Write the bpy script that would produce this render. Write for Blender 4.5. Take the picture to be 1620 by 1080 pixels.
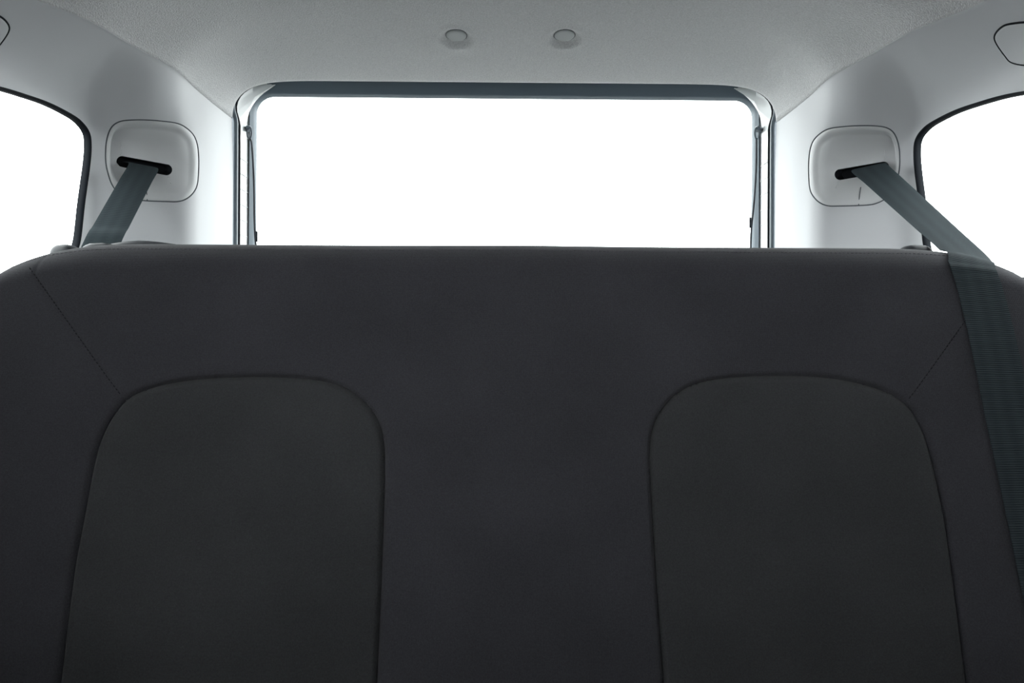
import bpy, bmesh, math
import numpy as np
from mathutils import Vector, Matrix
from mathutils.bvhtree import BVHTree

for o in list(bpy.data.objects):
    bpy.data.objects.remove(o)
scene = bpy.context.scene
C = scene.collection
H = 1.30                      # camera height above the road; all geometry is laid out around the camera, then lifted

# ------------------------------------------------------------------ camera
F = 1080.0                    # focal length in pixels of a 1620-wide frame (24 mm on 36 mm)
YAW = math.atan(12 / F)
ROLL = math.radians(0.25)
fwd = np.array([math.sin(YAW), math.cos(YAW), 0.0])
rgt0 = np.array([math.cos(YAW), -math.sin(YAW), 0.0])
up0 = np.array([0.0, 0.0, 1.0])
rgt = rgt0 * math.cos(ROLL) + up0 * math.sin(ROLL)
upv = up0 * math.cos(ROLL) - rgt0 * math.sin(ROLL)
cd = bpy.data.cameras.new('camera')
cd.sensor_width = 36.0
cd.lens = 24.0
cd.clip_start = 0.02
cam = bpy.data.objects.new('camera', cd)
C.objects.link(cam)
cam.matrix_world = Matrix(((rgt[0], upv[0], -fwd[0], 0), (rgt[1], upv[1], -fwd[1], 0),
                           (rgt[2], upv[2], -fwd[2], H), (0, 0, 0, 1)))
scene.camera = cam

# ------------------------------------------------------------------ light: bright overcast sky all round
world = bpy.data.worlds.new('overcast_sky')
scene.world = world
world.use_nodes = True
bg = world.node_tree.nodes['Background']
bg.inputs[0].default_value = (0.96, 0.98, 1.0, 1)
bg.inputs[1].default_value = 8.0
scene.view_settings.view_transform = 'Standard'
scene.view_settings.look = 'None'
scene.view_settings.exposure = 0.0
scene.view_settings.gamma = 1.0
scene.view_settings.use_curve_mapping = False


# ------------------------------------------------------------------ helpers
def ray(px, py):
    d = fwd + (px - 810) / F * rgt + (540 - py) / F * upv
    return d / np.linalg.norm(d)


def P(px, py, Y):
    d = ray(px, py)
    return d * (Y / d[1])


def PX(px, py, X):
    d = ray(px, py)
    return d * (X / d[0])


def srgb(r, g, b):
    def f(c):
        c /= 255.0
        return c / 12.92 if c <= 0.04045 else ((c + 0.055) / 1.055) ** 2.4
    return (f(r), f(g), f(b), 1)


def smooth_poly(pts, n, closed=False):
    """Catmull-Rom through pts, resampled to n even points."""
    p = np.array(pts, float)
    m = len(p)
    out = []
    segs = m if closed else m - 1
    for i in range(segs):
        if closed:
            a, b, c, d = p[(i - 1) % m], p[i], p[(i + 1) % m], p[(i + 2) % m]
        else:
            a, b, c, d = p[max(i - 1, 0)], p[i], p[i + 1], p[min(i + 2, m - 1)]
        for t in np.linspace(0, 1, 12, endpoint=False):
            out.append(0.5 * ((2 * b) + (c - a) * t + (2 * a - 5 * b + 4 * c - d) * t * t
                              + (3 * b - a - 3 * c + d) * t ** 3))
    out.append(p[0] if closed else p[-1])
    out = np.array(out)
    L = np.concatenate([[0], np.cumsum(np.linalg.norm(np.diff(out, axis=0), axis=1))])
    s = np.linspace(0, L[-1], n + 1 if closed else n)
    r = np.stack([np.interp(s, L, out[:, k]) for k in range(out.shape[1])], 1)
    return r[:-1] if closed else r


def grid_faces(nr, nc, closed=False):
    f = []
    for i in range(nr - 1):
        for j in range(nc if closed else nc - 1):
            k = (j + 1) % nc
            f.append((i * nc + j, i * nc + k, (i + 1) * nc + k, (i + 1) * nc + j))
    return f


def smoothstep(a, b, x):
    t = np.clip((x - a) / (b - a), 0, 1)
    return t * t * (3 - 2 * t)


MATS = {}


def mesh_obj(name, verts, faces, mat, parent=None, smooth=True, angle=None, mirror=False, uvs=None):
    v = np.array(verts, float).reshape(-1, 3).copy()
    if mirror:
        v[:, 0] *= -1
        faces = [tuple(reversed(f)) for f in faces]
    if parent is not None:
        org = WLOC[parent.name]
    else:
        org = np.array([(v[:, 0].min() + v[:, 0].max()) / 2, (v[:, 1].min() + v[:, 1].max()) / 2, v[:, 2].min()])
    me = bpy.data.meshes.new(name)
    me.from_pydata((v - org).tolist(), [], [tuple(int(i) for i in f) for f in faces])
    me.update()
    if uvs is not None:
        ul = me.uv_layers.new(name='uv')
        u = np.array(uvs, float)
        idx = np.empty(len(me.loops), dtype=np.int32)
        me.loops.foreach_get('vertex_index', idx)
        ul.data.foreach_set('uv', u[idx].ravel())
    me.materials.append(MATS[mat])
    if smooth:
        me.polygons.foreach_set('use_smooth', [True] * len(me.polygons))
        if angle:
            me.set_sharp_from_angle(angle=math.radians(angle))
    o = bpy.data.objects.new(name, me)
    C.objects.link(o)
    if parent is not None:
        o.parent = parent
        WLOC[o.name] = org          # children share the thing's origin
    else:
        o.location = org
        WLOC[o.name] = org
    return o


WLOC = {}


def empty(name, loc):
    o = bpy.data.objects.new(name, None)
    o.empty_display_size = 0.05
    C.objects.link(o)
    o.location = loc
    WLOC[o.name] = np.array(loc, float)
    return o


def tag(o, label, cat=None, group=None, kind=None):
    if label:
        o['label'] = label
    if cat:
        o['category'] = cat
    if group:
        o['group'] = group
    if kind:
        o['kind'] = kind
    return o


def tube(path, r, seg=10, closed=False, cap=True):
    p = np.array(path, float)
    n = len(p)
    rr = np.full(n, r) if np.isscalar(r) else np.array(r)
    V, nrm = [], None
    for i in range(n):
        if closed:
            t = p[(i + 1) % n] - p[(i - 1) % n]
        else:
            t = p[min(i + 1, n - 1)] - p[max(i - 1, 0)]
        t = t / (np.linalg.norm(t) + 1e-12)
        if nrm is None:
            a = np.array([0, 0, 1.0]) if abs(t[2]) < 0.9 else np.array([1.0, 0, 0])
            nrm = np.cross(t, a)
        nrm = nrm - t * np.dot(nrm, t)
        nrm /= np.linalg.norm(nrm) + 1e-12
        b = np.cross(t, nrm)
        for k in range(seg):
            a = 2 * math.pi * k / seg
            V.append(p[i] + rr[i] * (math.cos(a) * nrm + math.sin(a) * b))
    Fs = grid_faces(n, seg, True)
    if closed:
        for k in range(seg):
            k2 = (k + 1) % seg
            Fs.append(((n - 1) * seg + k, (n - 1) * seg + k2, k2, k))
    elif cap:
        Fs.append(tuple(range(seg - 1, -1, -1)))
        Fs.append(tuple((n - 1) * seg + k for k in range(seg)))
    return V, Fs


def rbox(x0, x1, y0, y1, z0, z1, r=0.01, seg=3):
    """bevelled box -> verts, faces"""
    bm = bmesh.new()
    bmesh.ops.create_cube(bm, size=1)
    for v in bm.verts:
        v.co = Vector(((x0 + x1) / 2 + v.co.x * (x1 - x0), (y0 + y1) / 2 + v.co.y * (y1 - y0),
                       (z0 + z1) / 2 + v.co.z * (z1 - z0)))
    bmesh.ops.bevel(bm, geom=list(bm.edges), offset=r, segments=seg, profile=0.5, affect='EDGES')
    bm.verts.index_update()
    V = [tuple(v.co) for v in bm.verts]
    Fs = [tuple(v.index for v in f.verts) for f in bm.faces]
    bm.free()
    return V, Fs


def merge(parts):
    V, Fs = [], []
    for v, f in parts:
        k = len(V)
        V += [tuple(a) for a in v]
        Fs += [tuple(i + k for i in q) for q in f]
    return V, Fs


# ------------------------------------------------------------------ materials
def mat(name, col, rough=0.6, noise=None, bump=None, spec=0.5, metallic=0.0, sheen=0.0):
    m = bpy.data.materials.new(name)
    m.use_nodes = True
    nt = m.node_tree
    b = nt.nodes['Principled BSDF']
    b.inputs['Base Color'].default_value = col
    b.inputs['Roughness'].default_value = rough
    b.inputs['Specular IOR Level'].default_value = spec
    b.inputs['Metallic'].default_value = metallic
    if sheen:
        b.inputs['Sheen Weight'].default_value = sheen
        b.inputs['Sheen Roughness'].default_value = 0.5
    tc = nt.nodes.new('ShaderNodeTexCoord')
    if noise:
        sc, amt = noise
        n = nt.nodes.new('ShaderNodeTexNoise')
        n.inputs['Scale'].default_value = sc
        n.inputs['Detail'].default_value = 3
        nt.links.new(tc.outputs['Object'], n.inputs['Vector'])
        mx = nt.nodes.new('ShaderNodeMix')
        mx.data_type = 'RGBA'
        mx.inputs[6].default_value = tuple(c * (1 - amt) for c in col[:3]) + (1,)
        mx.inputs[7].default_value = tuple(min(1, c * (1 + amt)) for c in col[:3]) + (1,)
        nt.links.new(n.outputs['Fac'], mx.inputs[0])
        nt.links.new(mx.outputs[2], b.inputs['Base Color'])
    if bump:
        sc, st, dist = bump
        n = nt.nodes.new('ShaderNodeTexNoise')
        n.inputs['Scale'].default_value = sc
        n.inputs['Detail'].default_value = 2
        nt.links.new(tc.outputs['Object'], n.inputs['Vector'])
        bp = nt.nodes.new('ShaderNodeBump')
        bp.inputs['Strength'].default_value = st
        bp.inputs['Distance'].default_value = dist
        nt.links.new(n.outputs['Fac'], bp.inputs['Height'])
        nt.links.new(bp.outputs['Normal'], b.inputs['Normal'])
    MATS[name] = m
    return m


mat('headliner', (0.62, 0.623, 0.625, 1), 0.95, noise=(420, 0.30), bump=(480, 0.9, 0.0022), spec=0.1, sheen=0.15)
mat('plastic', (0.53, 0.54, 0.555, 1), 0.55, bump=(900, 0.12, 0.0006), spec=0.35)
mat('cover_plastic', (0.55, 0.56, 0.565, 1), 0.45, bump=(900, 0.08, 0.0005), spec=0.4)
mat('gap', (0.085, 0.095, 0.105, 1), 0.8, spec=0.2)
mat('rubber', (0.007, 0.009, 0.012, 1), 0.7, spec=0.1)
mat('seal_rubber', (0.10, 0.13, 0.15, 1), 0.42, spec=0.5)
mat('paint', (0.80, 0.82, 0.82, 1), 0.35, spec=0.5)
mat('frame_plastic', (0.10, 0.13, 0.155, 1), 0.55, bump=(700, 0.15, 0.0005), spec=0.4)
mat('dark_plastic', (0.028, 0.031, 0.036, 1), 0.5, bump=(700, 0.15, 0.0005), spec=0.4)
mat('black', (0.006, 0.007, 0.010, 1), 0.7, spec=0.2)
mat('button', (0.44, 0.46, 0.46, 1), 0.6, spec=0.3)
mat('floor_mat', (0.04, 0.04, 0.042, 1), 0.95, noise=(200, 0.3), bump=(300, 0.5, 0.003), spec=0.1)
mat('side_trim', (0.09, 0.09, 0.095, 1), 0.7, bump=(700, 0.2, 0.0006), spec=0.3)
mat('road', (0.15, 0.15, 0.148, 1), 0.9, noise=(30, 0.25), bump=(60, 0.4, 0.01), spec=0.2)
mat('thread', (0.09, 0.092, 0.10, 1), 0.8, spec=0.2)
mat('thread_dark', (0.012, 0.012, 0.014, 1), 0.8, spec=0.2)
mat('cord', (0.03, 0.035, 0.045, 1), 0.6, spec=0.4)
mat('hook', (0.07, 0.09, 0.115, 1), 0.35, spec=0.5)


def fabric(name, col, scale=620):
    m = mat(name, col, 0.95, spec=0.08, sheen=0.12)
    nt = m.node_tree
    b = nt.nodes['Principled BSDF']
    tc = nt.nodes.new('ShaderNodeTexCoord')
    hs = []
    for ax in ('X', 'Z'):
        w = nt.nodes.new('ShaderNodeTexWave')
        w.bands_direction = ax
        w.inputs['Scale'].default_value = scale / 2
        w.inputs['Distortion'].default_value = 1.5
        nt.links.new(tc.outputs['Object'], w.inputs['Vector'])
        hs.append(w)
    mu = nt.nodes.new('ShaderNodeMath')
    mu.operation = 'MULTIPLY'
    nt.links.new(hs[0].outputs['Fac'], mu.inputs[0])
    nt.links.new(hs[1].outputs['Fac'], mu.inputs[1])
    n = nt.nodes.new('ShaderNodeTexNoise')
    n.inputs['Scale'].default_value = 700
    n.inputs['Detail'].default_value = 2
    nt.links.new(tc.outputs['Object'], n.inputs['Vector'])
    n2 = nt.nodes.new('ShaderNodeTexNoise')
    n2.inputs['Scale'].default_value = 9
    n2.inputs['Detail'].default_value = 3
    nt.links.new(tc.outputs['Object'], n2.inputs['Vector'])
    ad = nt.nodes.new('ShaderNodeMath')
    ad.operation = 'ADD'
    nt.links.new(mu.outputs[0], ad.inputs[0])
    nt.links.new(n.outputs['Fac'], ad.inputs[1])
    bp = nt.nodes.new('ShaderNodeBump')
    bp.inputs['Strength'].default_value = 0.35
    bp.inputs['Distance'].default_value = 0.0008
    nt.links.new(ad.outputs[0], bp.inputs['Height'])
    nt.links.new(bp.outputs['Normal'], b.inputs['Normal'])
    mix = nt.nodes.new('ShaderNodeMath')
    mix.operation = 'MULTIPLY_ADD'
    mix.inputs[1].default_value = 0.45
    nt.links.new(n.outputs['Fac'], mix.inputs[0])
    m2 = nt.nodes.new('ShaderNodeMath')
    m2.operation = 'MULTIPLY'
    m2.inputs[1].default_value = 0.3
    nt.links.new(n2.outputs['Fac'], m2.inputs[0])
    nt.links.new(m2.outputs[0], mix.inputs[2])
    mx = nt.nodes.new('ShaderNodeMix')
    mx.data_type = 'RGBA'
    mx.inputs[6].default_value = tuple(c * 0.35 for c in col[:3]) + (1,)
    mx.inputs[7].default_value = tuple(c * 2.0 for c in col[:3]) + (1,)
    nt.links.new(mix.outputs[0], mx.inputs[0])
    nt.links.new(mx.outputs[2], b.inputs['Base Color'])


fabric('seat_fabric', (0.048, 0.0485, 0.055, 1))
fabric('insert_fabric', (0.047, 0.049, 0.0512, 1), 500)


def belt_mat():
    m = mat('webbing', (0.075, 0.10, 0.11, 1), 0.85, spec=0.06)
    nt = m.node_tree
    b = nt.nodes['Principled BSDF']
    uv = nt.nodes.new('ShaderNodeUVMap')
    uv.uv_map = 'uv'
    sep = nt.nodes.new('ShaderNodeSeparateXYZ')
    nt.links.new(uv.outputs[0], sep.inputs[0])
    # cross ribs, 2 mm pitch (v in metres)
    mv = nt.nodes.new('ShaderNodeMath'); mv.operation = 'MULTIPLY'; mv.inputs[1].default_value = 2 * math.pi / 0.0024
    nt.links.new(sep.outputs[1], mv.inputs[0])
    sv = nt.nodes.new('ShaderNodeMath'); sv.operation = 'SINE'
    nt.links.new(mv.outputs[0], sv.inputs[0])
    # lengthwise woven bands (u 0..1)
    mu = nt.nodes.new('ShaderNodeMath'); mu.operation = 'MULTIPLY'; mu.inputs[1].default_value = 2 * math.pi * 3
    nt.links.new(sep.outputs[0], mu.inputs[0])
    su = nt.nodes.new('ShaderNodeMath'); su.operation = 'COSINE'
    nt.links.new(mu.outputs[0], su.inputs[0])
    a = nt.nodes.new('ShaderNodeMath'); a.operation = 'MULTIPLY_ADD'; a.inputs[1].default_value = 0.16; a.inputs[2].default_value = 0.5
    nt.links.new(sv.outputs[0], a.inputs[0])
    c = nt.nodes.new('ShaderNodeMath'); c.operation = 'MULTIPLY_ADD'; c.inputs[1].default_value = 0.14
    nt.links.new(su.outputs[0], c.inputs[0])
    nt.links.new(a.outputs[0], c.inputs[2])
    mx = nt.nodes.new('ShaderNodeMix'); mx.data_type = 'RGBA'
    mx.inputs[6].default_value = (0.028, 0.037, 0.042, 1)
    mx.inputs[7].default_value = (0.049, 0.063, 0.069, 1)
    nt.links.new(c.outputs[0], mx.inputs[0])
    nt.links.new(mx.outputs[2], b.inputs['Base Color'])
    bp = nt.nodes.new('ShaderNodeBump')
    bp.inputs['Strength'].default_value = 0.5
    bp.inputs['Distance'].default_value = 0.0006
    nt.links.new(sv.outputs[0], bp.inputs['Height'])
    nt.links.new(bp.outputs['Normal'], b.inputs['Normal'])


belt_mat()


def glass_mat():
    m = bpy.data.materials.new('window_glass')
    m.use_nodes = True
    nt = m.node_tree
    nt.nodes.clear()
    out = nt.nodes.new('ShaderNodeOutputMaterial')
    tr = nt.nodes.new('ShaderNodeBsdfTransparent')
    tr.inputs[0].default_value = (0.96, 0.98, 0.97, 1)
    gl = nt.nodes.new('ShaderNodeBsdfGlossy')
    gl.inputs['Roughness'].default_value = 0.03
    ms = nt.nodes.new('ShaderNodeMixShader')
    ms.inputs[0].default_value = 0.03
    nt.links.new(tr.outputs[0], ms.inputs[1])
    nt.links.new(gl.outputs[0], ms.inputs[2])
    nt.links.new(ms.outputs[0], out.inputs[0])
    MATS['glass'] = m


glass_mat()

# ------------------------------------------------------------------ the shell: headliner
SEAM = np.array([(-1.7, .62, .36), (-.6, .61, .39), (.4, .605, .405), (.70, .60, .415), (.84, .587, .42), (.924, .556, .428),
                 (1.01, .548, .432), (1.108, .5285, .435), (1.186, .539, .437), (1.262, .541, .438), (1.36, .542, .44)])
ZC = np.array([(-1.7, .49), (-.5, .555), (.4, .565), (.84, .556), (1.06, .543), (1.165, .5335), (1.25, .525), (1.36, .5125)])
YR = 1.36


def gsm(y, Yq, vals, w=0.03):
    a = np.linspace(-2, 2, 9)
    k = np.exp(-a * a)
    k /= k.sum()
    y = np.asarray(y, float)
    return sum(kk * np.interp(2 * YR - np.where(y + aa * w > YR, y + aa * w, 2 * YR - (y + aa * w)), Yq, vals) if False
               else kk * np.interp(np.where(y + aa * w > YR, YR - 0 * y, y + aa * w), Yq, vals) for kk, aa in zip(k, a))


def seam_x(y): return gsm(y, SEAM[:, 0], SEAM[:, 1])
def seam_z(y): return gsm(y, SEAM[:, 0], SEAM[:, 2])
def zc(y): return gsm(y, ZC[:, 0], ZC[:, 1])


def ceil_z(t, y):
    """t in -1..1 across, y depth"""
    u = np.clip((y - 0.9) / 0.46, 0, 1)
    p = 2.8 + 11.2 * u ** 2.2
    e = 0.72 - 0.22 * u
    zs = seam_z(y)
    return zs + (zc(y) - zs) * np.power(np.clip(1 - np.abs(t) ** p, 0, 1), e)


def ceil_at_ray(px, py):
    d = ray(px, py)
    lo, hi = 0.3, 1.9
    for _ in range(50):
        m = (lo + hi) / 2
        q = d * m
        if q[2] > ceil_z(q[0] / seam_x(q[1]), q[1]):
            hi = m
        else:
            lo = m
    return d * lo


BUT = [ceil_at_ray(722, 61), ceil_at_ray(893, 61)]
s = np.linspace(-1, 1, 481)
tcol = s * (1.3 - 0.3 * s * s)
yrow = np.concatenate([np.linspace(-1.7, 0.75, 40), np.linspace(0.75, YR - 0.015, 214)[1:], np.linspace(YR - 0.015, YR, 12)[1:]])
Yg, Tg = np.meshgrid(yrow, tcol, indexing='ij')
Xg = Tg * seam_x(Yg)
Zg = ceil_z(Tg, Yg) + 17.0 * np.clip(Yg - (YR - 0.012), 0, 1) ** 2
DR, DD = 0.0325, 0.0060
for b in BUT:
    r = np.hypot(Xg - b[0], (Yg - b[1]))
    Zg += DD * (1 - smoothstep(0.0185, DR, r)) - 0.0012 * np.exp(-((r - 0.034) / 0.006) ** 2)
V = np.stack([Xg, Yg, Zg], -1)
# edges tucked behind the side trim
tk = np.where(yrow > 1.30, 0.005, 0.007)
ext = [V[:, 0] + np.stack([-tk, 0 * tk, 0 * tk + 0.0005], 1), V[:, -1] + np.stack([tk, 0 * tk, 0 * tk + 0.0005], 1)]
V = np.concatenate([ext[0][:, None], V, ext[1][:, None]], 1)
# rolled rear lip
lip = []
base = V[-1]
xs_ = base[:, 0]
ctr = np.array([0, 0, 0.40])
tan = np.gradient(base, axis=0)
nrm = np.stack([tan[:, 2], 0 * xs_, -tan[:, 0]], 1)
nrm /= np.linalg.norm(nrm, axis=1)[:, None]
sgn = np.sign(nrm[240, 2])
nrm *= sgn                       # outward (up)
for a in np.linspace(20, 130, 8):
    a = math.radians(a)
    rr = 0.0045
    q = base + nrm * (rr * (1 - math.cos(a))) + np.array([0, rr * math.sin(a), 0])
    lip.append(q)
V = np.concatenate([V, np.array(lip)], 0)
nr, nc = V.shape[:2]
ceiling = mesh_obj('ceiling', V.reshape(-1, 3), grid_faces(nr, nc), 'headliner')
tag(ceiling, 'pale grey woven fabric headliner above the rear bench', 'headliner', kind='structure')
REAR_EDGE = base[1:-1].copy()          # left -> right in order of t (-1..1)

# ------------------------------------------------------------------ the shell: side trim panels with quarter windows
PLAN = np.array([(.665, .40, .40), (.665, .70, .70), (.663, .84, .84), (.661, 1.0, .955), (.660, 1.085, 1.0), (.655, 1.100, 1.015), (.60, 1.150, 1.085),
                 (.556, 1.186, 1.15), (.546, 1.212, 1.19), (.5415, 1.28, 1.28), (.5405, 1.362, 1.36)])
L = np.concatenate([[0], np.cumsum(np.linalg.norm(np.diff(PLAN[:, :2], axis=0), axis=1))])
sd = np.linspace(0, L[-1], 1200)
dense = np.stack([np.interp(sd, L, PLAN[:, k]) for k in range(3)], 1)
kw = np.exp(-np.linspace(-2, 2, 41) ** 2)
kw /= kw.sum()
pad = np.concatenate([2 * dense[0] - dense[20:0:-1], dense, 2 * dense[-1] - dense[-2:-22:-1]])
dense = np.stack([np.convolve(pad[:, k], kw, 'valid') for k in range(3)], 1)
st = dense[np.linspace(0, 1199, 230).astype(int)]
zlow = np.concatenate([np.linspace(-0.80, 0.06, 18), np.linspace(0.06, 0.30, 30)[1:]])
tb = np.linspace(0, 1, 44)[1:]
rows = []
for (px_, py_, sy_) in st:
    S = np.array([-seam_x(sy_), sy_, seam_z(sy_)])
    wall = 1 - float(smoothstep(1.075, 1.15, py_))         # window stretch: stay upright to just above the window
    face = 1 - float(smoothstep(1.15, 1.27, py_))
    zB = 0.30 + 0.035 * wall
    B = np.array([-px_, py_, zB])
    B1 = B + np.array([0, 0, 0.045 - 0.005 * wall])
    S1 = S + np.array([-0.020 * face - 0.022 * wall, 0, -0.032 + 0.016 * wall])
    col = [(-px_, py_, -0.80 + (z + 0.80) * (zB + 0.80) / 1.10) for z in zlow]
    for t in tb:
        q = (1 - t) ** 3 * B + 3 * (1 - t) ** 2 * t * B1 + 3 * (1 - t) * t * t * S1 + t ** 3 * S
        col.append(tuple(q))
    rows.append(col)
PV = np.array(rows)                      # stations x height
# smooth along stations to remove the switch in curvature
for _ in range(6):
    PV[1:-1] = 0.25 * PV[:-2] + 0.5 * PV[1:-1] + 0.25 * PV[2:]
PV[:, -1] = [(-seam_x(y), y, seam_z(y) - 0.0008) for y in PV[:, -1, 1]]
nr, nc = PV.shape[:2]
pv, pf = PV.reshape(-1, 3), grid_faces(nr, nc)
BVH = BVHTree.FromPolygons([Vector(v) for v in pv], pf)


def on_panel(px, py):
    d = ray(px, py)
    hit = BVH.ray_cast(Vector((0, 0, 0)), Vector(d))
    return np.array(hit[0]), np.array(hit[1])


# quarter window outline in (Y, Z) on the side wall
wpx = [(124, 385), (131, 325), (138, 262), (139.5, 226), (137, 208), (129, 195), (114, 183), (78, 164), (40, 150), (0, 138)]
wyz = [PX(a, b, -0.661)[1:] for a, b in wpx]
wyz = [(.80, .082), (.86, .082), (.93, .082), (1.0, .088), (1.03, .10), (1.046, .122)] + [tuple(q) for q in wyz] + \
      [(.855, .319), (.81, .306), (.765, .284), (.735, .248), (.723, .20), (.725, .14), (.738, .102), (.765, .086)]
WIN = smooth_poly(wyz, 220, True)

# belt guide outline
gpx = [(167, 240), (168.3, 224.4), (172.5, 209), (179.4, 198), (190.5, 191.8), (205.8, 189.7), (226.7, 189.4), (250, 190.7),
       (278, 194.3), (293, 200.8), (305.8, 212.6), (312, 227.2), (314.4, 246.7), (314.4, 268.9), (312.5, 291), (307, 303.6),
       (296, 314), (282, 318.9), (262.8, 318.9), (233.6, 317.8), (208, 315), (187.8, 305), (176.7, 291), (169.7, 270), (167.2, 255)]
GOUT = smooth_poly(gpx, 300, True)
gout3 = np.array([on_panel(*q)[0] for q in GOUT])
gn = np.mean([on_panel(*q)[1] for q in GOUT[::10]], 0)
gn /= np.linalg.norm(gn)
if gn[1] > 0:
    gn = -gn


def cutter(loop, dirv, a, b):
    n = len(loop)
    l = np.array(loop)
    V_ = np.concatenate([l + dirv * a, l + dirv * b])
    Fs = [(i, (i + 1) % n, n + (i + 1) % n, n + i) for i in range(n)] + [tuple(range(n - 1, -1, -1)), tuple(range(n, 2 * n))]
    me = bpy.data.meshes.new('cut')
    me.from_pydata(V_.tolist(), [], Fs)
    bm = bmesh.new(); bm.from_mesh(me)
    bmesh.ops.recalc_face_normals(bm, faces=bm.faces)
    bm.to_mesh(me); bm.free()
    o = bpy.data.objects.new('cut', me)
    C.objects.link(o)
    return o


pme = bpy.data.meshes.new('side_raw')
pme.from_pydata(pv.tolist(), [], pf)
pob = bpy.data.objects.new('side_raw', pme)
C.objects.link(pob)
tmpn = pme.polygons[len(pf) // 4].normal
m = pob.modifiers.new('s', 'SOLIDIFY')
m.thickness = 0.004
m.offset = -1 if tmpn.x > 0 else 1
cuts = [cutter([(-0.661, y, z) for y, z in WIN], np.array([1.0, 0, 0]), -0.05, 0.03), cutter(gout3, gn, -0.03, 0.03)]
for c in cuts:
    m = pob.modifiers.new('b', 'BOOLEAN')
    m.operation = 'DIFFERENCE'
    m.solver = 'EXACT'
    m.object = c
bpy.context.view_layer.update()
dg = bpy.context.evaluated_depsgraph_get()
ev = pob.evaluated_get(dg).to_mesh()
SV = np.empty(len(ev.vertices) * 3)
ev.vertices.foreach_get('co', SV)
SV = SV.reshape(-1, 3)
SF = [tuple(p.vertices) for p in ev.polygons]
for o in cuts + [pob]:
    bpy.data.objects.remove(o)
print('panel', len(pv), len(SV), len(SF))

for mir, side in ((False, 'left'), (True, 'right')):
    w = mesh_obj('wall_' + side, SV, SF, 'plastic', smooth=True, angle=40, mirror=mir)
    tag(w, 'light grey moulded plastic pillar trim on the %s of the rear window' % side, 'trim panel', kind='structure')
    # quarter window: gasket + glass
    wc = np.array([-0.661, WIN[:, 0].mean(), WIN[:, 1].min()])
    e = empty('window_%d' % (2 if not mir else 3), wc * ([-1, 1, 1] if mir else [1, 1, 1]))
    tag(e, '%s quarter window with black rubber edge beside the bench' % side, 'window', kind='structure')
    ctr = WIN.mean(0)
    tang = np.roll(WIN, -1, 0) - np.roll(WIN, 1, 0)
    no = np.stack([tang[:, 1], -tang[:, 0]], 1)
    no /= np.linalg.norm(no, axis=1)[:, None]
    if ((WIN - ctr) * no).sum() < 0:
        no = -no
    prof = [(0.0012, 0.000), (0.0010, 0.0016), (-0.001, 0.0022), (-0.002, 0.0016), (-0.0033, -0.001), (-0.0036, -0.004), (-0.003, -0.0088), (0.0025, -0.0088), (0.003, -0.003)]
    GV = []
    for k in range(len(WIN)):
        hit = BVH.ray_cast(Vector((-0.3, WIN[k][0], WIN[k][1])), Vector((-1, 0, 0)))
        wx = min(-0.63, hit[0].x) if hit[0] else -0.661
        for off, dx in prof:
            q = WIN[k] + no[k] * off
            GV.append((wx + dx, q[0], q[1]))
    np_ = len(prof)
    GF = []
    for k in range(len(WIN)):
        k2 = (k + 1) % len(WIN)
        for j in range(np_):
            j2 = (j + 1) % np_
            GF.append((k * np_ + j, k * np_ + j2, k2 * np_ + j2, k2 * np_ + j))
    mesh_obj('window_gasket', GV, GF, 'rubber', e, angle=50, mirror=mir)
    q = WIN + no * -0.002
    n = len(q)
    V_ = [(-0.666, a, b) for a, b in q] + [(-0.670, a, b) for a, b in q]
    Fs = [tuple(range(n)), tuple(range(2 * n - 1, n - 1, -1))] + [(i, n + i, n + (i + 1) % n, (i + 1) % n) for i in range(n)]
    mesh_obj('window_pane', V_, Fs, 'glass', e, smooth=False, mirror=mir)

# ------------------------------------------------------------------ rear opening: seal, painted channel, tailgate frame, glass
def edge_loop():
    t = np.concatenate([np.linspace(-0.80, 0.43, 30)])
    left = [(REAR_EDGE[0, 0] + 0.0, z) for z in t]
    top = [(q[0], q[2]) for q in REAR_EDGE[::3]]
    right = [(REAR_EDGE[-1, 0], z) for z in t[::-1]]
    return smooth_poly(left + top[1:-1] + right, 400)


EL = edge_loop()


def offset2(l, d):
    t = np.gradient(l, axis=0)
    n = np.stack([t[:, 1], -t[:, 0]], 1)
    n /= np.linalg.norm(n, axis=1)[:, None]      # loop runs left-bottom, over the top, to right-bottom: n points inwards
    return l + n * d


def rr_loop(hw_bot, hw_top, zb, zt, r, n=400):
    """arch: up the left side, over, down the right side, in (x,z)"""
    pts = [(-hw_bot + (hw_bot - hw_top) * k, zb + (zt - r - zb) * k) for k in np.linspace(0, 1, 12)]
    for a in np.linspace(0, 90, 14)[1:]:
        a = math.radians(a)
        pts.append((-hw_top + r - r * math.cos(a), zt - r + r * math.sin(a)))
    pts2 = [(-x, z) for x, z in pts[::-1]]
    return smooth_poly(pts + pts2, n)


def loft(loops):
    V_ = []
    for l, y in loops:
        V_ += [(q[0], y, q[1]) for q in l]
    return V_, grid_faces(len(loops), len(loops[0][0]))


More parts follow.
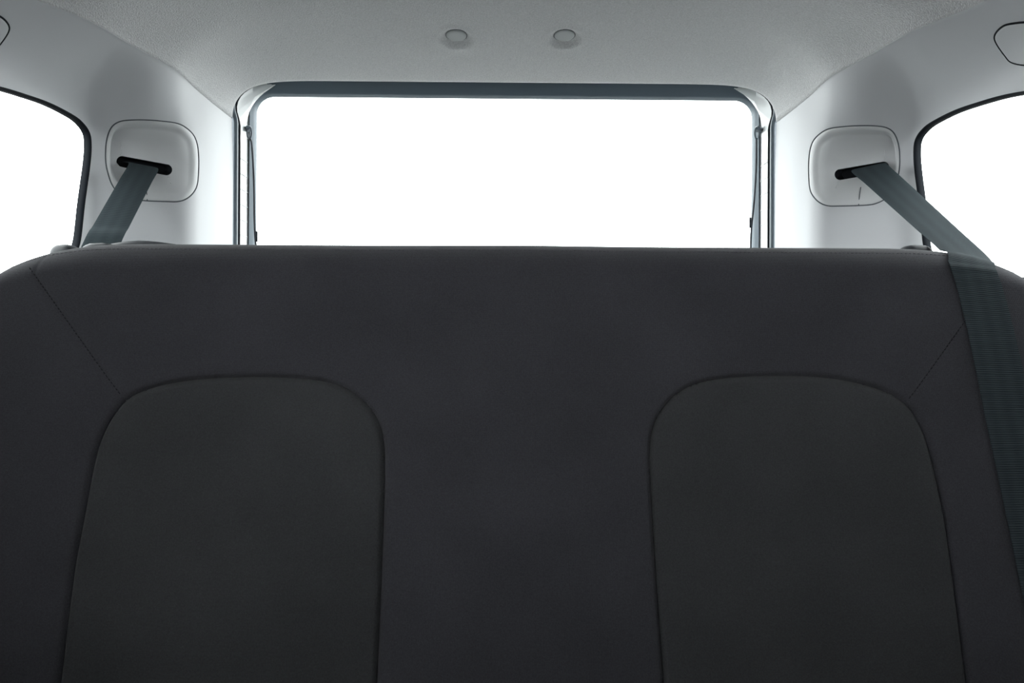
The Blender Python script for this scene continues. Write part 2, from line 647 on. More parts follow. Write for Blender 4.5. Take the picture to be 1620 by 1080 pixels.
hc = empty('trim_1', (0, 1.40, -0.8))
tag(hc, 'rear opening surround with rubber seal and white painted channel', 'door surround', kind='structure')
tw = smoothstep(0.43, 0.49, EL[:, 1])[:, None]
sl = offset2(EL, 0.0015) * (1 - tw) + offset2(EL, -0.016) * tw
V_, Fs = tube([(q[0], 1.372, q[1]) for q in sl], 0.0058, 12)
mesh_obj('rubber_seal', V_, Fs, 'seal_rubber', hc)
sl2 = offset2(EL, 0.0030) * (1 - tw) + offset2(EL, -0.016) * tw
V_, Fs = tube([(q[0], 1.387, q[1]) for q in sl2], 0.0034, 10)
mesh_obj('rubber_seal_lip', V_, Fs, 'rubber', hc)
FR = rr_loop(.5455, .5445, -0.80, .551, .075)
tw2 = smoothstep(0.44, 0.515, EL[:, 1])[:, None]
c1 = offset2(EL, -0.003) * (1 - tw2) + offset2(EL, -0.026) * tw2
ch = [(offset2(EL, -0.010), 1.366), (c1, 1.39), (0.6 * c1 + 0.4 * FR, 1.42), (FR, 1.458), (FR, 1.475)]
V_, Fs = loft(ch)
mesh_obj('painted_channel', V_, Fs, 'paint', hc, angle=50)

wn = empty('window_1', (0, 1.47, 0.0))
tag(wn, 'wide rear window with dark tailgate frame, filled with white daylight', 'window', kind='structure')


def ring(x0b, x0t, z0b, z0t, r0, n):
    """full rounded rectangle, lower corners too"""
    pts = []
    for cx_, cz_, a0 in ((-1, 1, 180), (1, 1, 90), (1, -1, 0), (-1, -1, 270)):
        hw = x0t if cz_ > 0 else x0b
        zz = z0t if cz_ > 0 else z0b
        for a in np.linspace(a0, a0 - 90, 12):
            a = math.radians(a)
            pts.append((cx_ * (hw - r0) + r0 * math.cos(a), zz - cz_ * r0 + r0 * math.sin(a)))
    # even resample, plain
    p = np.array(pts + [pts[0]])
    Ls = np.concatenate([[0], np.cumsum(np.linalg.norm(np.diff(p, axis=0), axis=1))])
    s_ = np.linspace(0, Ls[-1], n, endpoint=False)
    return np.stack([np.interp(s_, Ls, p[:, k]) for k in range(2)], 1)


N = 360
rings = [(ring(.5445, .5435, -.02, .552, .062, N), 1.478), (ring(.5430, .5430, -.02, .551, .062, N), 1.452), (ring(.541, .540, -.018, .548, .060, N), 1.4485),
         (ring(.5372, .5372, .0, .5265, .040, N), 1.4565), (ring(.5355, .5355, .0, .5245, .038, N), 1.460), (ring(.5355, .5355, .0, .5245, .038, N), 1.478)]
V_, Fs = loft(rings)
nl = len(rings)
Fs = grid_faces(nl, N, True) + [((nl - 1) * N + k, (nl - 1) * N + (k + 1) % N, (k + 1) % N, k) for k in range(N)]
mesh_obj('window_frame', V_, Fs, 'frame_plastic', wn, angle=40)
q = ring(.538, .538, -.008, .530, .04, N)
V_ = [(a, 1.466, b) for a, b in q] + [(a, 1.470, b) for a, b in q]
Fs = [tuple(range(N)), tuple(range(2 * N - 1, N - 1, -1))] + [(i, N + i, N + (i + 1) % N, (i + 1) % N) for i in range(N)]
mesh_obj('window_pane', V_, Fs, 'glass', wn, smooth=False)
V_, Fs = rbox(-.5425, .5425, 1.42, 1.48, -.80, -.021, 0.012)
o = mesh_obj('wall_rear', V_, Fs, 'side_trim', angle=40)
tag(o, 'dark tailgate panel below the rear window, hidden behind the bench', 'tailgate', kind='structure')

# shallow ribs on the painted channel
for mir in (False, True):
    for k in range(7):
        z0 = 0.185 + k * 0.0315
        V_, Fs = rbox(-.5462, -.5432, 1.405, 1.452, z0, z0 + 0.0016, 0.0006, 1)
        mesh_obj('rib', V_, Fs, 'paint', hc, mirror=mir)

# ------------------------------------------------------------------ rest of the cabin (behind the camera), closed in to dim the bench, and the road
V_, Fs = rbox(-.70, .70, -1.75, 1.48, -.86, -.80, 0.01)
tag(mesh_obj('floor', V_, Fs, 'floor_mat', angle=40), 'dark carpeted cabin floor under the bench', 'floor', kind='structure')
V_, Fs = rbox(-.70, .70, -1.80, -1.70, -.80, .34, 0.02)  # built up higher than a dashboard to cut light from the windscreen
tag(mesh_obj('wall_front', V_, Fs, 'side_trim', angle=40), 'dark dashboard bulkhead at the unseen front of the cabin, raised to block windscreen light', 'dashboard', kind='structure')
n_t = 1
for sx in (-1, 1):
    for (y0, y1, z0, z1) in ((-1.75, .405, .36, .41), (.30, .405, -.80, .37), (-.62, -.50, -.80, .37), (-1.75, -.60, -.80, .02)):
        n_t += 1
        z1_ = .37 if (z1 == .02 and sx > 0) else z1  # right front door filled up to the rail, to darken the bench's right half
        V_, Fs = rbox(.645 if sx > 0 else -.69, .69 if sx > 0 else -.645, y0, y1, z0, z1_, 0.012)
        what = {.36: 'roof rail trim', -.80: 'door pillar trim'}[z0] if z1 != .02 else 'front door panel, height set for the light,'
        tag(mesh_obj('trim_%d' % n_t, V_, Fs, 'plastic' if z1 > .1 else 'side_trim', angle=40),
            '%s ahead of the bench on the %s side%s' % (what, 'left' if sx < 0 else 'right', ', by the front door' if y0 == -.62 else ''), 'trim panel', kind='structure')
for sx, sd_ in ((-1, 'left'), (1, 'right')):
    V_, Fs = rbox(.645 if sx > 0 else -.69, .69 if sx > 0 else -.645, -.50, .30, -.80, .08 if sx < 0 else .27, 0.012)  # unseen door sills shape the light: low left lets it in, high right blocks it
    n_t += 1
    tag(mesh_obj('trim_%d' % n_t, V_, Fs, 'side_trim', angle=40), 'closed sliding door panel on the %s side ahead of the bench, sill height set for the light' % sd_, 'door panel', kind='structure')
me_v = [(-30, -30, -H), (30, -30, -H), (30, 30, -H), (-30, 30, -H)]
tag(mesh_obj('ground', me_v, [(0, 1, 2, 3)], 'road', smooth=False), 'grey road surface outside below the vehicle', 'road', kind='structure')

# unseen second-row seats added to shade the bench: folded low on the left, upright on the right
for nm, x0, x1, zt_, y0 in (('left', -.60, .06, -.05, -.20), ('right', .09, .60, .16, -.36)):
    parts = [rbox(x0, x1, y0, y0 + .13, -.42, zt_, .04, 4), rbox(x0, x1, y0 - .50, y0 + .10, -.54, -.42, .04, 4), rbox(x0 + .05, x1 - .05, y0 - .42, y0 + .05, -.80, -.54, .02, 2)]
    if nm == 'right':
        parts.append(rbox(x0 + .12, x1 - .12, y0 + .02, y0 + .11, zt_ + .015, zt_ + .17, .03, 4))
    V_, Fs = merge(parts)
    n_t += 1
    tag(mesh_obj('trim_%d' % n_t, V_, Fs, 'side_trim', angle=40), 'dark second-row seat on the %s, facing away, added out of view to shade the bench' % nm, 'seat', kind='structure')

# ------------------------------------------------------------------ bench seat
CX = 0.0137
WS = 0.622


def seat_drop(a):
    u = np.clip((np.abs(a) - 0.42) / 0.205, 0, 1)
    return 0.095 * (1 - np.sqrt(1 - np.minimum(u, 0.9999) ** 3))


ZT = 0.1148
TH = 0.115


def seat_front(x, z):
    """base face of the backrest, in car coordinates"""
    a = np.abs(x - CX)
    y = 0.772 + 0.25 * (z - 0.1)
    y = y - 0.007 * np.exp(-((x - CX) / 0.10) ** 2)                     # soft bulge between the pads
    y = y - 0.004 * smoothstep(0.36, 0.53, a) * smoothstep(0.12, -0.10, z)   # side bolsters come forward
    for c in (-0.285, 0.285):
        y = y + 0.006 * np.exp(-(((x - CX) - c) / 0.11) ** 2 - ((z + 0.2) / 0.16) ** 2)
    return y


def on_seat(px, py):
    d = ray(px, py)
    q = d * 0.75 / d[1]
    for _ in range(30):
        q = d * (seat_front(q[0], q[2]) / d[1])
    return q


lpx = [(76, 1190), (88, 1090), (100, 990), (112, 900), (125, 830), (138, 760), (149, 712), (164, 675), (183, 646), (204, 627), (240, 613), (290, 603),
       (350, 598), (420, 597), (480, 600), (527, 608), (560, 624), (585, 648), (600, 675), (606, 705), (607, 740), (606, 800), (603, 880), (599, 980), (594, 1090), (589, 1190)]
rpx = [(1062, 1190), (1053, 1090), (1045, 980), (1038, 880), (1033, 800), (1030, 740), (1031, 700), (1037, 672), (1052, 645), (1075, 622), (1110, 606), (1160, 598), (1230, 595),
       (1300, 597), (1360, 606), (1410, 622), (1440, 642), (1462, 675), (1475, 710), (1485, 750), (1500, 820), (1512, 900), (1525, 1000), (1536, 1090), (1546, 1190)]
INS = []
for l in (lpx, rpx):
    q = smooth_poly(l, 220)
    q3 = np.array([on_seat(*k) for k in q])[:, [0, 2]]
    q3 = np.concatenate([[q3[0] + (q3[0] - q3[6]) * 5], q3, [q3[-1] + (q3[-1] - q3[-7]) * 5]])
    INS.append(q3)
SEAMS = []        # stitched seams (x,z polylines)
for a, b in (((45, 422), (191, 628)), ((1560, 462), (1438, 634))):
    SEAMS.append(np.array([on_seat(a[0] + (b[0] - a[0]) * t, a[1] + (b[1] - a[1]) * t)[[0, 2]] for t in np.linspace(0, 1, 30)]))


def pdist(pts, poly):
    best = np.full(len(pts), 1e9)
    for i in range(len(poly) - 1):
        a, b = poly[i], poly[i + 1]
        ab = b - a
        t = np.clip(((pts - a) @ ab) / (ab @ ab + 1e-12), 0, 1)
        d = pts - (a + t[:, None] * ab)
        best = np.minimum(best, (d * d).sum(1))
    return np.sqrt(best)


def inside(pts, poly):
    r = np.zeros(len(pts), bool)
    n = len(poly)
    for i in range(n):
        a, b = poly[i], poly[(i + 1) % n]
        c = (a[1] > pts[:, 1]) != (b[1] > pts[:, 1])
        xx = a[0] + (pts[:, 1] - a[1]) * (b[0] - a[0]) / (b[1] - a[1] + 1e-15)
        r ^= c & (pts[:, 0] < xx)
    return r


def seat_relief(x, z):
    """extra y (away from the viewer) of seams; also which pad"""
    pts = np.stack([x.ravel(), z.ravel()], 1)
    out = np.zeros(len(pts))
    pad = np.zeros(len(pts), int)
    for k, poly in enumerate(INS):
        lo, hi = poly.min(0) - 0.08, poly.max(0) + 0.08
        sel = np.where((pts[:, 0] > lo[0]) & (pts[:, 0] < hi[0]) & (pts[:, 1] < hi[1]))[0]
        d = pdist(pts[sel], poly)
        ins = inside(pts[sel], poly)
        g = 0.0050 * np.exp(-(d / 0.0024) ** 2)
        g = g + np.where(ins, 0.0015 + 0.0015 * np.exp(-d / 0.006) - 0.0035 * (1 - np.exp(-d / 0.05)), 0.0030 * np.exp(-d / 0.018))
        out[sel] += g
        pad[sel[ins]] = k + 1
    for poly in SEAMS:
        lo, hi = poly.min(0) - 0.03, poly.max(0) + 0.03
        sel = np.where((pts[:, 0] > lo[0]) & (pts[:, 0] < hi[0]) & (pts[:, 1] < hi[1]) & (pts[:, 1] > lo[1]))[0]
        d = pdist(pts[sel], poly)
        out[sel] += 0.0011 * np.exp(-(d / 0.0018) ** 2)
    return out.reshape(x.shape), pad.reshape(x.shape)


# columns: fine across the face, then a rounded side edge
RE = 0.045
ang = np.linspace(0, math.pi / 2, 14)[1:]
xi = np.linspace(-(WS - RE), WS - RE, 560)
xl = np.concatenate([-(WS - RE) - RE * np.sin(ang[::-1]), xi, (WS - RE) + RE * np.sin(ang)])
gT = np.concatenate([np.cos(ang[::-1]), np.ones(len(xi)), np.cos(ang)])
gT = np.maximum(gT, 0.02)
zb = -0.50
RZ = 0.034
frac = np.linspace(0, 1, 270)                     # front rows
top_a = np.linspace(0, math.pi, 26)[1:]
rowsV, padrow = [], []
X1 = CX + xl
ztop = ZT - seat_drop(xl)
zsh = ztop - RZ * gT                              # where the round-over starts
Xf = np.repeat(X1[None, :], len(frac), 0)
Zf = zb + (zsh[None, :] - zb) * frac[:, None]
pts_ = np.stack([Xf.ravel(), Zf.ravel()], 1)
for poly in INS:
    dn = smooth_poly(poly, 4000)
    lo, hi = poly.min(0) - 0.005, poly.max(0) + 0.005
    sel = np.where((pts_[:, 0] > lo[0]) & (pts_[:, 0] < hi[0]) & (pts_[:, 1] > lo[1]) & (pts_[:, 1] < hi[1]))[0]
    sel = sel[pdist(pts_[sel], poly) < 0.00125]
    for i_ in sel:
        pts_[i_] = dn[np.argmin(((dn - pts_[i_]) ** 2).sum(1))]
Xf, Zf = pts_[:, 0].reshape(Xf.shape), pts_[:, 1].reshape(Zf.shape)
rel, pad = seat_relief(Xf, Zf)
cxz = np.stack([(Xf[:-1, :-1] + Xf[1:, :-1] + Xf[:-1, 1:] + Xf[1:, 1:]).ravel() / 4, (Zf[:-1, :-1] + Zf[1:, :-1] + Zf[:-1, 1:] + Zf[1:, 1:]).ravel() / 4], 1)
padc = np.zeros(len(cxz), int)
for k_, poly in enumerate(INS):
    padc[inside(cxz, poly)] = k_ + 1
Yf = seat_front(Xf, Zf) + rel + (TH / 2) * (1 - gT)[None, :]
# top seam: shallow dent 7 mm under the round-over
front = np.stack([Xf, Yf, Zf], -1)
yf0 = Yf[-1]
tops = []
hd = TH / 2 * gT - 0.004
for a in top_a:
    tops.append(np.stack([X1, yf0 + hd * (1 - np.cos(a)) + 0.25 * RZ * gT * np.sin(a), zsh + RZ * gT * np.sin(a)], -1))
back = []
for k in np.linspace(0, 1, 12)[1:]:
    zz = zsh + (zb - zsh) * k
    back.append(np.stack([X1, tops[-1][:, 1] + 0.25 * (zz - zsh), zz], -1))
BV = np.concatenate([front, np.array(tops), np.array(back)], 0)
nr, nc = BV.shape[:2]
allf = grid_faces(nr, nc)
nf = len(frac)
padf = np.zeros((nr - 1, nc - 1), int)
padf[:nf - 1] = padc.reshape(nf - 1, nc - 1)
padf = padf.ravel()
bench = empty('bench_seat', (CX, 0.62, -0.80))
tag(bench, 'charcoal fabric rear bench seat with two stitched backrest pads', 'bench seat')
flat = BV.reshape(-1, 3)


def submesh(sel):
    fs = [allf[i] for i in sel]
    ids = np.unique(np.array(fs).ravel())
    mp = {int(k): i for i, k in enumerate(ids)}
    return flat[ids], [tuple(mp[int(i)] for i in f) for f in fs]


V_, Fs = submesh(np.where(padf == 0)[0])
# bottom closing strip
backrest = mesh_obj('backrest', V_, Fs, 'seat_fabric', bench)
for k, nm in ((1, 'left'), (2, 'right')):
    V_, Fs = submesh(np.where(padf == k)[0])
    o = mesh_obj('backrest_pad', V_, Fs, 'insert_fabric', bench)
    o['label'] = 'charcoal arch-shaped %s backrest pad bordered by a sunken seam' % nm
# cushion and base, below the picture
V_, Fs = rbox(CX - .60, CX + .60, .14, .64, -.52, -.40, 0.045, 5)
mesh_obj('seat_cushion', V_, Fs, 'seat_fabric', bench)
V_, Fs = rbox(CX - .55, CX + .55, .24, .72, -.80, -.515, 0.02, 3)
mesh_obj('seat_base', V_, Fs, 'side_trim', bench, angle=40)


def surf_y(x, z):
    r, _ = seat_relief(np.array([x]), np.array([z]))
    return float(seat_front(x, z) + r[0])


def stitches(poly, pitch, ln, r, lift=0.0004):
    """short thread stitches lying along an (x,z) line on the backrest face"""
    Ls = np.concatenate([[0], np.cumsum(np.linalg.norm(np.diff(poly, axis=0), axis=1))])
    parts = []
    s0 = pitch / 2
    while s0 < Ls[-1] - pitch / 2:
        seg = []
        for k in (-0.5, -0.2, 0.2, 0.5):
            q = np.array([np.interp(s0 + k * ln, Ls, poly[:, 0]), np.interp(s0 + k * ln, Ls, poly[:, 1])])
            dip = 0.0006 if abs(k) > 0.4 else 0
            seg.append((q[0], surf_y(q[0], q[1]) - lift + dip, q[1]))
        parts.append(tube(seg, r, 5))
        s0 += pitch
    return merge(parts)


for k, poly in enumerate(SEAMS):
    V_, Fs = stitches(poly, 0.0046, 0.0030, 0.0005)
    o = mesh_obj('stitching', V_, Fs, 'thread_dark', backrest)
    o['kind'] = 'stuff'
# top edge seam: small pale stitches just under the round-over
tx = np.linspace(-0.575, 0.575, 240)
tpoly = np.stack([CX + tx, ZT - seat_drop(tx) - 0.0105], 1)


def top_y(x, z):
    a = abs(x - CX)
    zt_ = ZT - float(seat_drop(np.array([a]))[0])
    zs_ = zt_ - RZ
    y0 = float(np.interp(x, X1, yf0))
    sn = min(1, max(0, (z - zs_) / RZ))
    return y0 + (TH / 2 - 0.004) * (1 - math.sqrt(1 - sn * sn)) + 0.25 * RZ * sn


parts = []
for i in range(0, len(tpoly) - 1):
    a, b = tpoly[i], tpoly[i + 1]
    seg = [(a[0] + (b[0] - a[0]) * t, top_y(a[0] + (b[0] - a[0]) * t, a[1] + (b[1] - a[1]) * t) - 0.0002, a[1] + (b[1] - a[1]) * t) for t in (0.2, 0.5, 0.8)]
    parts.append(tube(seg, 0.00045, 5))
V_, Fs = merge(parts)
o = mesh_obj('stitching', V_, Fs, 'thread', backrest)
o['kind'] = 'stuff'
o['label'] = 'fine pale stitching along the top edge'

# rear shell whose shoulders stand a little above the cover
sx_ = np.linspace(-0.595, 0.595, 90)
zsx = ZT - seat_drop(sx_)
lift_l = 0.010 * smoothstep(-0.40, -0.50, sx_) + 0.007 * smoothstep(0.44, 0.52, sx_) - 0.004
shell = []
prof = [(0.875, -0.45), (0.868, -0.006), (0.870, 0.000), (0.876, 0.004), (0.888, 0.004), (0.896, -0.001), (0.898, -0.01), (0.885, -0.45)]
for j, (yy, dz) in enumerate(prof):
    shell.append(np.stack([CX + sx_, np.full_like(sx_, yy + 0.012), np.where(dz < -0.4, -0.42, zsx * 1.05 + lift_l + dz)], -1))
shell = np.array(shell)
mesh_obj('back_shell', shell.reshape(-1, 3), grid_faces(len(prof), len(sx_), False), 'dark_plastic', bench, angle=60)


# plastic guides standing on the top edge
def lump(px0, px1, py_top, py_bot, Y, name, label):
    a, b = P(px0, py_bot, Y), P(px1, py_bot, Y)
    t = P((px0 + px1) / 2, py_top, Y)
    cx_, hw = (a[0] + b[0]) / 2, (b[0] - a[0]) / 2
    z0, z1 = a[2] - 0.012, t[2]
    V_, R_, S_ = [], 10, 36
    for i in range(R_ + 1):
        f = i / R_
        e_ = (1 - f ** 4) ** 0.5 if f < 1 else 0.0
        sc = max(1e-3, (1 - f ** 3.2) ** (1 / 2.2)) if f < 1 else 1e-3
        for k in range(S_):
            an = 2 * math.pi * k / S_
            c_, s_ = math.cos(an), math.sin(an)
            V_.append((cx_ + hw * sc * math.copysign(abs(c_) ** 0.7, c_), Y + 0.016 * sc * math.copysign(abs(s_) ** 0.7, s_), z0 + (z1 - z0) * f))
    o_ = mesh_obj(name, V_, grid_faces(R_ + 1, S_, True) + [tuple((R_) * S_ + k for k in range(S_))], 'dark_plastic', bench, angle=60)
    o_['label'] = label


lump(84, 125, 386, 397, 0.90, 'top_bezel', 'small dark rounded plastic cap at the left shoulder')
lump(131, 192, 384, 393, 0.865, 'top_bezel', 'flat dark plastic bezel in front of the left belt')
lump(1422, 1472, 387, 395, 0.865, 'top_bezel', 'flat dark plastic bezel left of the right belt')

# ------------------------------------------------------------------ belt guides on the pillars
slot_a, slot_b, slot_r = np.array([200.3, 256.1]), np.array([267.6, 268.9]), 8.7
sc_ = (slot_a + slot_b) / 2
dirs = (slot_b - slot_a) / np.linalg.norm(slot_b - slot_a)
per = np.array([-dirs[1], dirs[0]])
spts = []
for k in np.linspace(-90, 90, 24):
    k = math.radians(k)
    spts.append(slot_b + slot_r * (dirs * math.cos(k) + per * math.sin(k)))
for k in np.linspace(90, 270, 24):
    k = math.radians(k)
    spts.append(slot_a + slot_r * (dirs * math.cos(k) + per * math.sin(k)))
SLOT = smooth_poly(spts, 200, True)
NS = 200
# pair slot points with outline points by angle, monotone
ao = np.unwrap(np.arctan2(*(GOUT - sc_).T[::-1]))
as_ = np.unwrap(np.arctan2(*(SLOT - sc_).T[::-1]))
if ao[-1] < ao[0]:
    GOUT, ao = GOUT[::-1], np.unwrap(np.arctan2(*(GOUT[::-1] - sc_).T[::-1]))
if as_[-1] < as_[0]:
    SLOT, as_ = SLOT[::-1], np.unwrap(np.arctan2(*(SLOT[::-1] - sc_).T[::-1]))
# blend of arc-length and angle to keep the quads well shaped
uo = np.linspace(0, 1, NS, endpoint=False)
i0 = int(np.argmin(np.linalg.norm(GOUT - (GOUT[np.argmin(np.abs((ao - as_[0] + math.pi) % (2 * math.pi) - math.pi))]), axis=1)))
GO = np.roll(GOUT, -i0, 0)
GO = np.stack([np.interp(uo * len(GO), np.arange(len(GO) + 1), np.append(GO[:, k], GO[0, k])) for k in range(2)], 1)
SL = SLOT
K = 40
cov, offs = [], []
for i, f in enumerate(np.linspace(0, 1, K)):
    ring_px = SL * (1 - f) + GO * f
    ring_px = ring_px if f < 1 else GO + (sc_ - GO) * 0.006
    for q in ring_px:
        p3, n3 = on_panel(*q)
        dd = np.linalg.norm(GO - q, axis=1).min()
        side = np.clip(1 - (q[0] - 167) / 150.0, 0, 1) ** 0.75
        low = 1 - 0.75 * smoothstep(272, 312, q[1])
        pocket = 0.017 * smoothstep(5, 15, dd) * side * low + 0.002 * smoothstep(2, 40, dd)
        lipd = 0.0014 * (1 - smoothstep(0, 2.2, dd))
        d_in = pocket + lipd
        cov.append(p3 + (-gn) * d_in + gn * 0.0004)
cov = np.array(cov)
slot3 = cov[:NS]
sw = []
for dep, scl in ((0.0, 1.0), (-0.0015, 0.985), (-0.004, 0.97), (-0.022, 0.965)):
    c3 = slot3.mean(0)
    sw.append(c3 + (slot3 - c3) * scl + gn * dep)
sw = np.concatenate(sw)
notch = np.array([(229.0, 288), (230.5, 296), (231.6, 305), (232.3, 316)])


def cover_pt(px, py):
    d_ = np.abs(np.array([np.dot(c / np.linalg.norm(c), ray(px, py)) for c in cov]) - 1)
    return cov[np.argmin(d_)] + gn * 0.0003


n3_ = np.array([cover_pt(*q) for q in notch])
covf = grid_faces(K, NS, True)
for mir, side in ((False, 'left'), (True, 'right')):
    base_ = gout3.mean(0).copy()
    base_[2] = gout3[:, 2].min()
    if mir:
        base_[0] *= -1
    g = empty('belt_guide', base_)
    tag(g, 'grey rounded-square belt guide on the %s pillar, outlined by a dark gap' % side, 'belt guide', 'belt guides on the rear pillars')
    gc = mesh_obj('guide_cover', cov, covf, 'cover_plastic', g, mirror=mir)
    V_, Fs = tube(gout3 + gn * -0.0004, 0.0011, 6, closed=True)
    mesh_obj('panel_gap', V_, Fs, 'gap', g, mirror=mir)
    sf = grid_faces(4, NS, True) + [tuple(3 * NS + k for k in range(NS))]
    o = mesh_obj('belt_slot', sw, sf, 'black', g, angle=60, mirror=mir)
    o['label'] = 'black slanted slot the belt comes out of'
    V_, Fs = tube(smooth_poly(n3_, 12), 0.0008, 6)
    mesh_obj('notch_line', V_, Fs, 'gap', gc, mirror=mir)

# ------------------------------------------------------------------ trim caps high on the side panels
cpx = [(-12, 22), (3, 28), (13, 40), (11, 52), (-4, 73), (-16, 84), (-45, 88), (-85, 84), (-105, 66), (-104, 42), (-85, 26), (-45, 19)]
CAP = smooth_poly(cpx, 120, True)
cc = CAP.mean(0)
capv = []
for f in (1.0, 0.985, 0.95, 0.85, 0.65, 0.4, 0.15, 0.02):
    for q in CAP:
        p3, n3 = on_panel(*(cc + (q - cc) * f))
        if np.dot(n3, -p3) < 0:
            n3 = -n3
        capv.append(p3 + n3 * (0.0003 if f == 1.0 else 0.0014 if f > 0.97 else 0.0018))
cap_edge = np.array(capv[:120])
for mir, side in ((False, 'left'), (True, 'right')):
    b_ = cap_edge.mean(0).copy()
    b_[2] = cap_edge[:, 2].min()
    if mir:
        b_[0] *= -1
    g = empty('trim_cap', b_)
    tag(g, 'rounded grey trim cap outlined in black above the %s quarter window' % side, 'trim cap', 'trim caps above the quarter windows')
    mesh_obj('cap_face', capv, grid_faces(8, 120, True) + [tuple(7 * 120 + k for k in range(120))], 'plastic', g, mirror=mir)
    V_, Fs = tube(cap_edge, 0.0016, 6, closed=True)
    mesh_obj('panel_gap', V_, Fs, 'rubber', g, mirror=mir)

# ------------------------------------------------------------------ headliner buttons
for b, side in zip(BUT, ('left', 'right')):
    slope = float((zc(b[1] + 0.01) - zc(b[1] - 0.01)) / 0.02)
    z0 = float(ceil_z(b[0] / seam_x(b[1]), b[1])) + DD
    V_, S_ = [], 40
    prof = [(0.0178, 0.003), (0.0177, -0.0010), (0.0168, -0.0018), (0.012, -0.0022), (0.005, -0.0024), (0.0005, -0.0024)]
    for r_, dz in prof:
        for k in range(S_):
            a = 2 * math.pi * k / S_
            x_, y_ = r_ * math.cos(a), r_ * math.sin(a)
            V_.append((b[0] + x_, b[1] + y_, z0 + dz + slope * y_))
    e = empty('headliner_button', (b[0], b[1], z0 - 0.004))
    tag(e, '%s of the two round grey buttons sunk in the headliner' % side, 'trim button', 'buttons in the headliner')
    mesh_obj('button_face', V_, grid_faces(len(prof), S_, True), 'button', e, angle=50)
    ringp = [(b[0] + 0.0186 * math.cos(a), b[1] + 0.0186 * math.sin(a), z0 - 0.0002 + slope * 0.0186 * math.sin(a)) for a in np.linspace(0, 2 * math.pi, 48, endpoint=False)]
    V_, Fs = tube(ringp, 0.0005, 6, closed=True)
    mesh_obj('button_gap', V_, Fs, 'gap', e)


# ------------------------------------------------------------------ seat belts
def ribbon(name, Ledge, Redge, n, fit=None):
    def cr(p):
        p = np.array(p, float)
        out = []
        for i in range(len(p) - 1):
            a, b, c, d = p[max(i - 1, 0)], p[i], p[i + 1], p[min(i + 2, len(p) - 1)]
            for t in np.linspace(0, 1, n, endpoint=False):
                out.append(0.5 * ((2 * b) + (c - a) * t + (2 * a - 5 * b + 4 * c - d) * t * t + (3 * b - a - 3 * c + d) * t ** 3))
        return np.array(out + [p[-1]])
    l, r = cr(Ledge), cr(Redge)
    n = len(l)
    across = 9
    V_, UV = [], []
    mid = (l + r) / 2
    Ls = np.concatenate([[0], np.cumsum(np.linalg.norm(np.diff(mid, axis=0), axis=1))])
    th = 0.0007
    loops = []
    for i in range(n):
        t = mid[min(i + 1, n - 1)] - mid[max(i - 1, 0)]
        w = r[i] - l[i]
        nn = np.cross(t, w)
        nn /= np.linalg.norm(nn) + 1e-12
        for k in range(across):
            f = k / (across - 1)
            V_.append(l[i] + w * f + nn * th * (1 if 0 < k < across - 1 else 0.4)); UV.append((f, Ls[i]))
        for k in range(across - 1, -1, -1):
            f = k / (across - 1)
            V_.append(l[i] + w * f - nn * th * (1 if 0 < k < across - 1 else 0.4)); UV.append((f, Ls[i]))
    if fit:
        V_ = [fit(v) for v in V_]
    m_ = 2 * across
    Fs = grid_faces(n, m_, True) + [tuple(range(m_)), tuple((n - 1) * m_ + k for k in range(m_ - 1, -1, -1))]
    return mesh_obj(name, V_, Fs, 'webbing', uvs=UV, angle=60)


def slot_pt(px, py, push):
    p3 = cover_pt(px, py) if False else on_panel(px, py)[0]
    return p3 - gn * push


# left belt drops behind the bench
sA, sB = on_panel(205, 259)[0] - gn * 0.003, on_panel(252, 268)[0] - gn * 0.003
dA, dB = on_panel(206, 257)[0] - gn * 0.024, on_panel(250, 265.5)[0] - gn * 0.022


def straight(a, b, k):
    return [a + (b - a) * t for t in np.linspace(0, 1, k)]


Lp = [dA] + straight(sA, P(131, 385, .975), 6) + [np.array([-.622, .94, .02]), np.array([-.630, .935, -.10]), np.array([-.634, .935, -.40]), np.array([-.634, .935, -.78])]
Rp = [dB] + straight(sB, P(191, 385, .99), 6) + [np.array([-.580, .955, .02]), np.array([-.588, .95, -.10]), np.array([-.590, .95, -.40]), np.array([-.590, .95, -.78])]
o = ribbon('seat_belt', Lp, Rp, 6)
tag(o, 'dark webbing seat belt hanging down behind the left shoulder of the bench', 'seat belt', 'rear seat belts')


# right belt runs forward over the shoulder and down the face of the bench
def mirror_panel(px, py):
    """point of the right-hand panel under a pixel"""
    d = ray(px, py)
    hit = BVH.ray_cast(Vector((0, 0, 0)), Vector((-d[0], d[1], d[2])))
    return np.array(hit[0]) * np.array([-1, 1, 1])


gr = gn * np.array([-1, 1, 1])
rA, rB = mirror_panel(1346, 271) - gr * 0.002, mirror_panel(1402, 259) - gr * 0.002
qA, qB = mirror_panel(1350, 267.5) - gr * 0.022, mirror_panel(1395, 258.5) - gr * 0.024


def face_pt(px, py, lift=0.003):
    q = on_seat(px, py)
    for _ in range(12):
        d = ray(px, py)
        zt_ = ZT - float(seat_drop(np.array([q[0] - CX]))[0])
        y = top_y(q[0], q[2]) if q[2] > zt_ - RZ else surf_y(q[0], q[2])
        a = abs(q[0] - CX)
        if a > WS - RE:
            s_ = min(1, (a - WS + RE) / RE)
            y += (TH / 2) * (1 - math.sqrt(1 - s_ * s_)) * 0.4
        q = d * ((y - lift) / d[1])
    return q


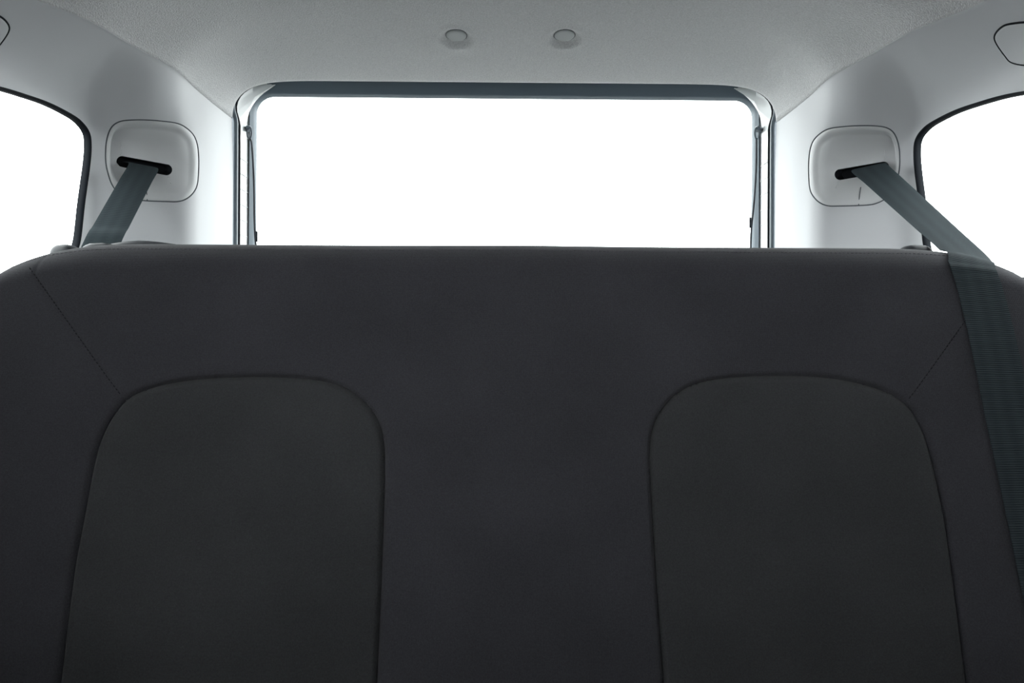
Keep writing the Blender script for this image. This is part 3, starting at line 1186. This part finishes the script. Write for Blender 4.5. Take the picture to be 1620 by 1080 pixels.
Lp = [qA] + straight(rA, P(1484, 393, .832), 6) + \
     [face_pt(*q) for q in ((1500, 414), (1507, 432), (1514.5, 456), (1530, 520), (1545, 590), (1561, 670), (1584, 776), (1615, 926), (1648, 1080))]
Rp = [qB] + straight(rB, P(1562, 405, .825), 6) + \
     [face_pt(*q) for q in ((1574, 423), (1580, 438), (1588, 463), (1604, 523), (1620, 592), (1637, 670), (1661, 775), (1694, 924), (1730, 1078))]
hd_mid, gT_ = hd, gT


def hug(v):
    """keep the strap outside the padded shoulder"""
    x, y, z = v
    if y > 0.93:
        return v
    zs_ = float(np.interp(x, X1, zsh)); g_ = float(np.interp(x, X1, gT)); y0 = float(np.interp(x, X1, yf0))
    h_, rz = max(TH / 2 * g_ - 0.004, .004), RZ * g_
    if z > zs_:
        yc = y0 + h_ + 0.25 * (z - zs_)
        e2 = ((y - yc) / (h_ + .0025)) ** 2 + ((z - zs_) / (rz + .0025)) ** 2
        if e2 < 1:
            k = 1 / math.sqrt(max(e2, 1e-4))
            return np.array([x, yc + (y - yc) * k, zs_ + (z - zs_) * k])
        return v
    return np.array([x, min(y, float(seat_front(x, z)) + TH / 2 * (1 - g_) - 0.002), z])


o = ribbon('seat_belt', Lp, Rp, 10, hug)
tag(o, 'dark ribbed seat belt running over the right shoulder and down the bench', 'seat belt', 'rear seat belts')

# ------------------------------------------------------------------ parcel cord hooks at the rear window
for side, hx, hy, pts in (('left', 393, 203, [(395, 208), (398, 226), (400.5, 260), (402, 300), (402.5, 345), (403.5, 372), (405, 392), (406, 430)]),
                          ('right', 1199, 204, [(1197.5, 232), (1196.5, 260), (1194.5, 300), (1191.5, 335), (1189, 358), (1187.5, 392), (1187, 430)])):
    c = P(hx, hy, 1.43)
    e = empty('cord_hook', (c[0], c[1], c[2] - 0.012))
    tag(e, 'small dark peg with a cord eyelet at the %s edge of the rear window' % side, 'hook', 'hooks beside the rear window')
    sg = -1 if side == 'left' else 1
    V_, Fs = tube([(sg * .5455, 1.446, c[2] + .002), (c[0] + sg * .003, 1.436, c[2] + .001), (c[0], 1.430, c[2]), (c[0] - sg * .001, 1.424, c[2])], [.006, .0052, .0068, .004], 14)
    mesh_obj('peg', V_, Fs, 'hook', e, angle=60)
    lp = [(c[0] - sg * .0035 + 0.0045 * math.cos(a), 1.426, c[2] - .010 + 0.012 * math.sin(a)) for a in np.linspace(0, 2 * math.pi, 24, endpoint=False)]
    V_, Fs = tube(lp, 0.0019, 8, closed=True)
    mesh_obj('eyelet', V_, Fs, 'hook' if side == 'left' else 'seal_rubber', e)
    pp = [P(a, b, 1.432) for a, b in pts]
    pp[0] = np.array([c[0] - sg * .0035, 1.428, c[2] - .022])
    V_, Fs = tube(smooth_poly(pp, 40), 0.0021, 8)
    o = mesh_obj('cord', V_, Fs, 'cord')
    tag(o, 'thin dark cord hanging down the %s edge of the rear window' % side, 'cord', 'cords beside the rear window')
    # small fabric tag near the lower end of the cord
    tx_, ty_ = (406, 374) if side == 'left' else (1187, 352)
    t0 = P(tx_, ty_, 1.430)
    V_, Fs = rbox(t0[0] - .0022, t0[0] + .0022, 1.4285, 1.4315, t0[2] - .011, t0[2] + .011, 0.001, 1)
    t_ = mesh_obj('cord_clip', V_, Fs, 'cord', o)

# ------------------------------------------------------------------ lift the whole place so that the road is at zero
for o in scene.objects:
    if o.parent is None and o.type != 'CAMERA':
        o.location.z += H
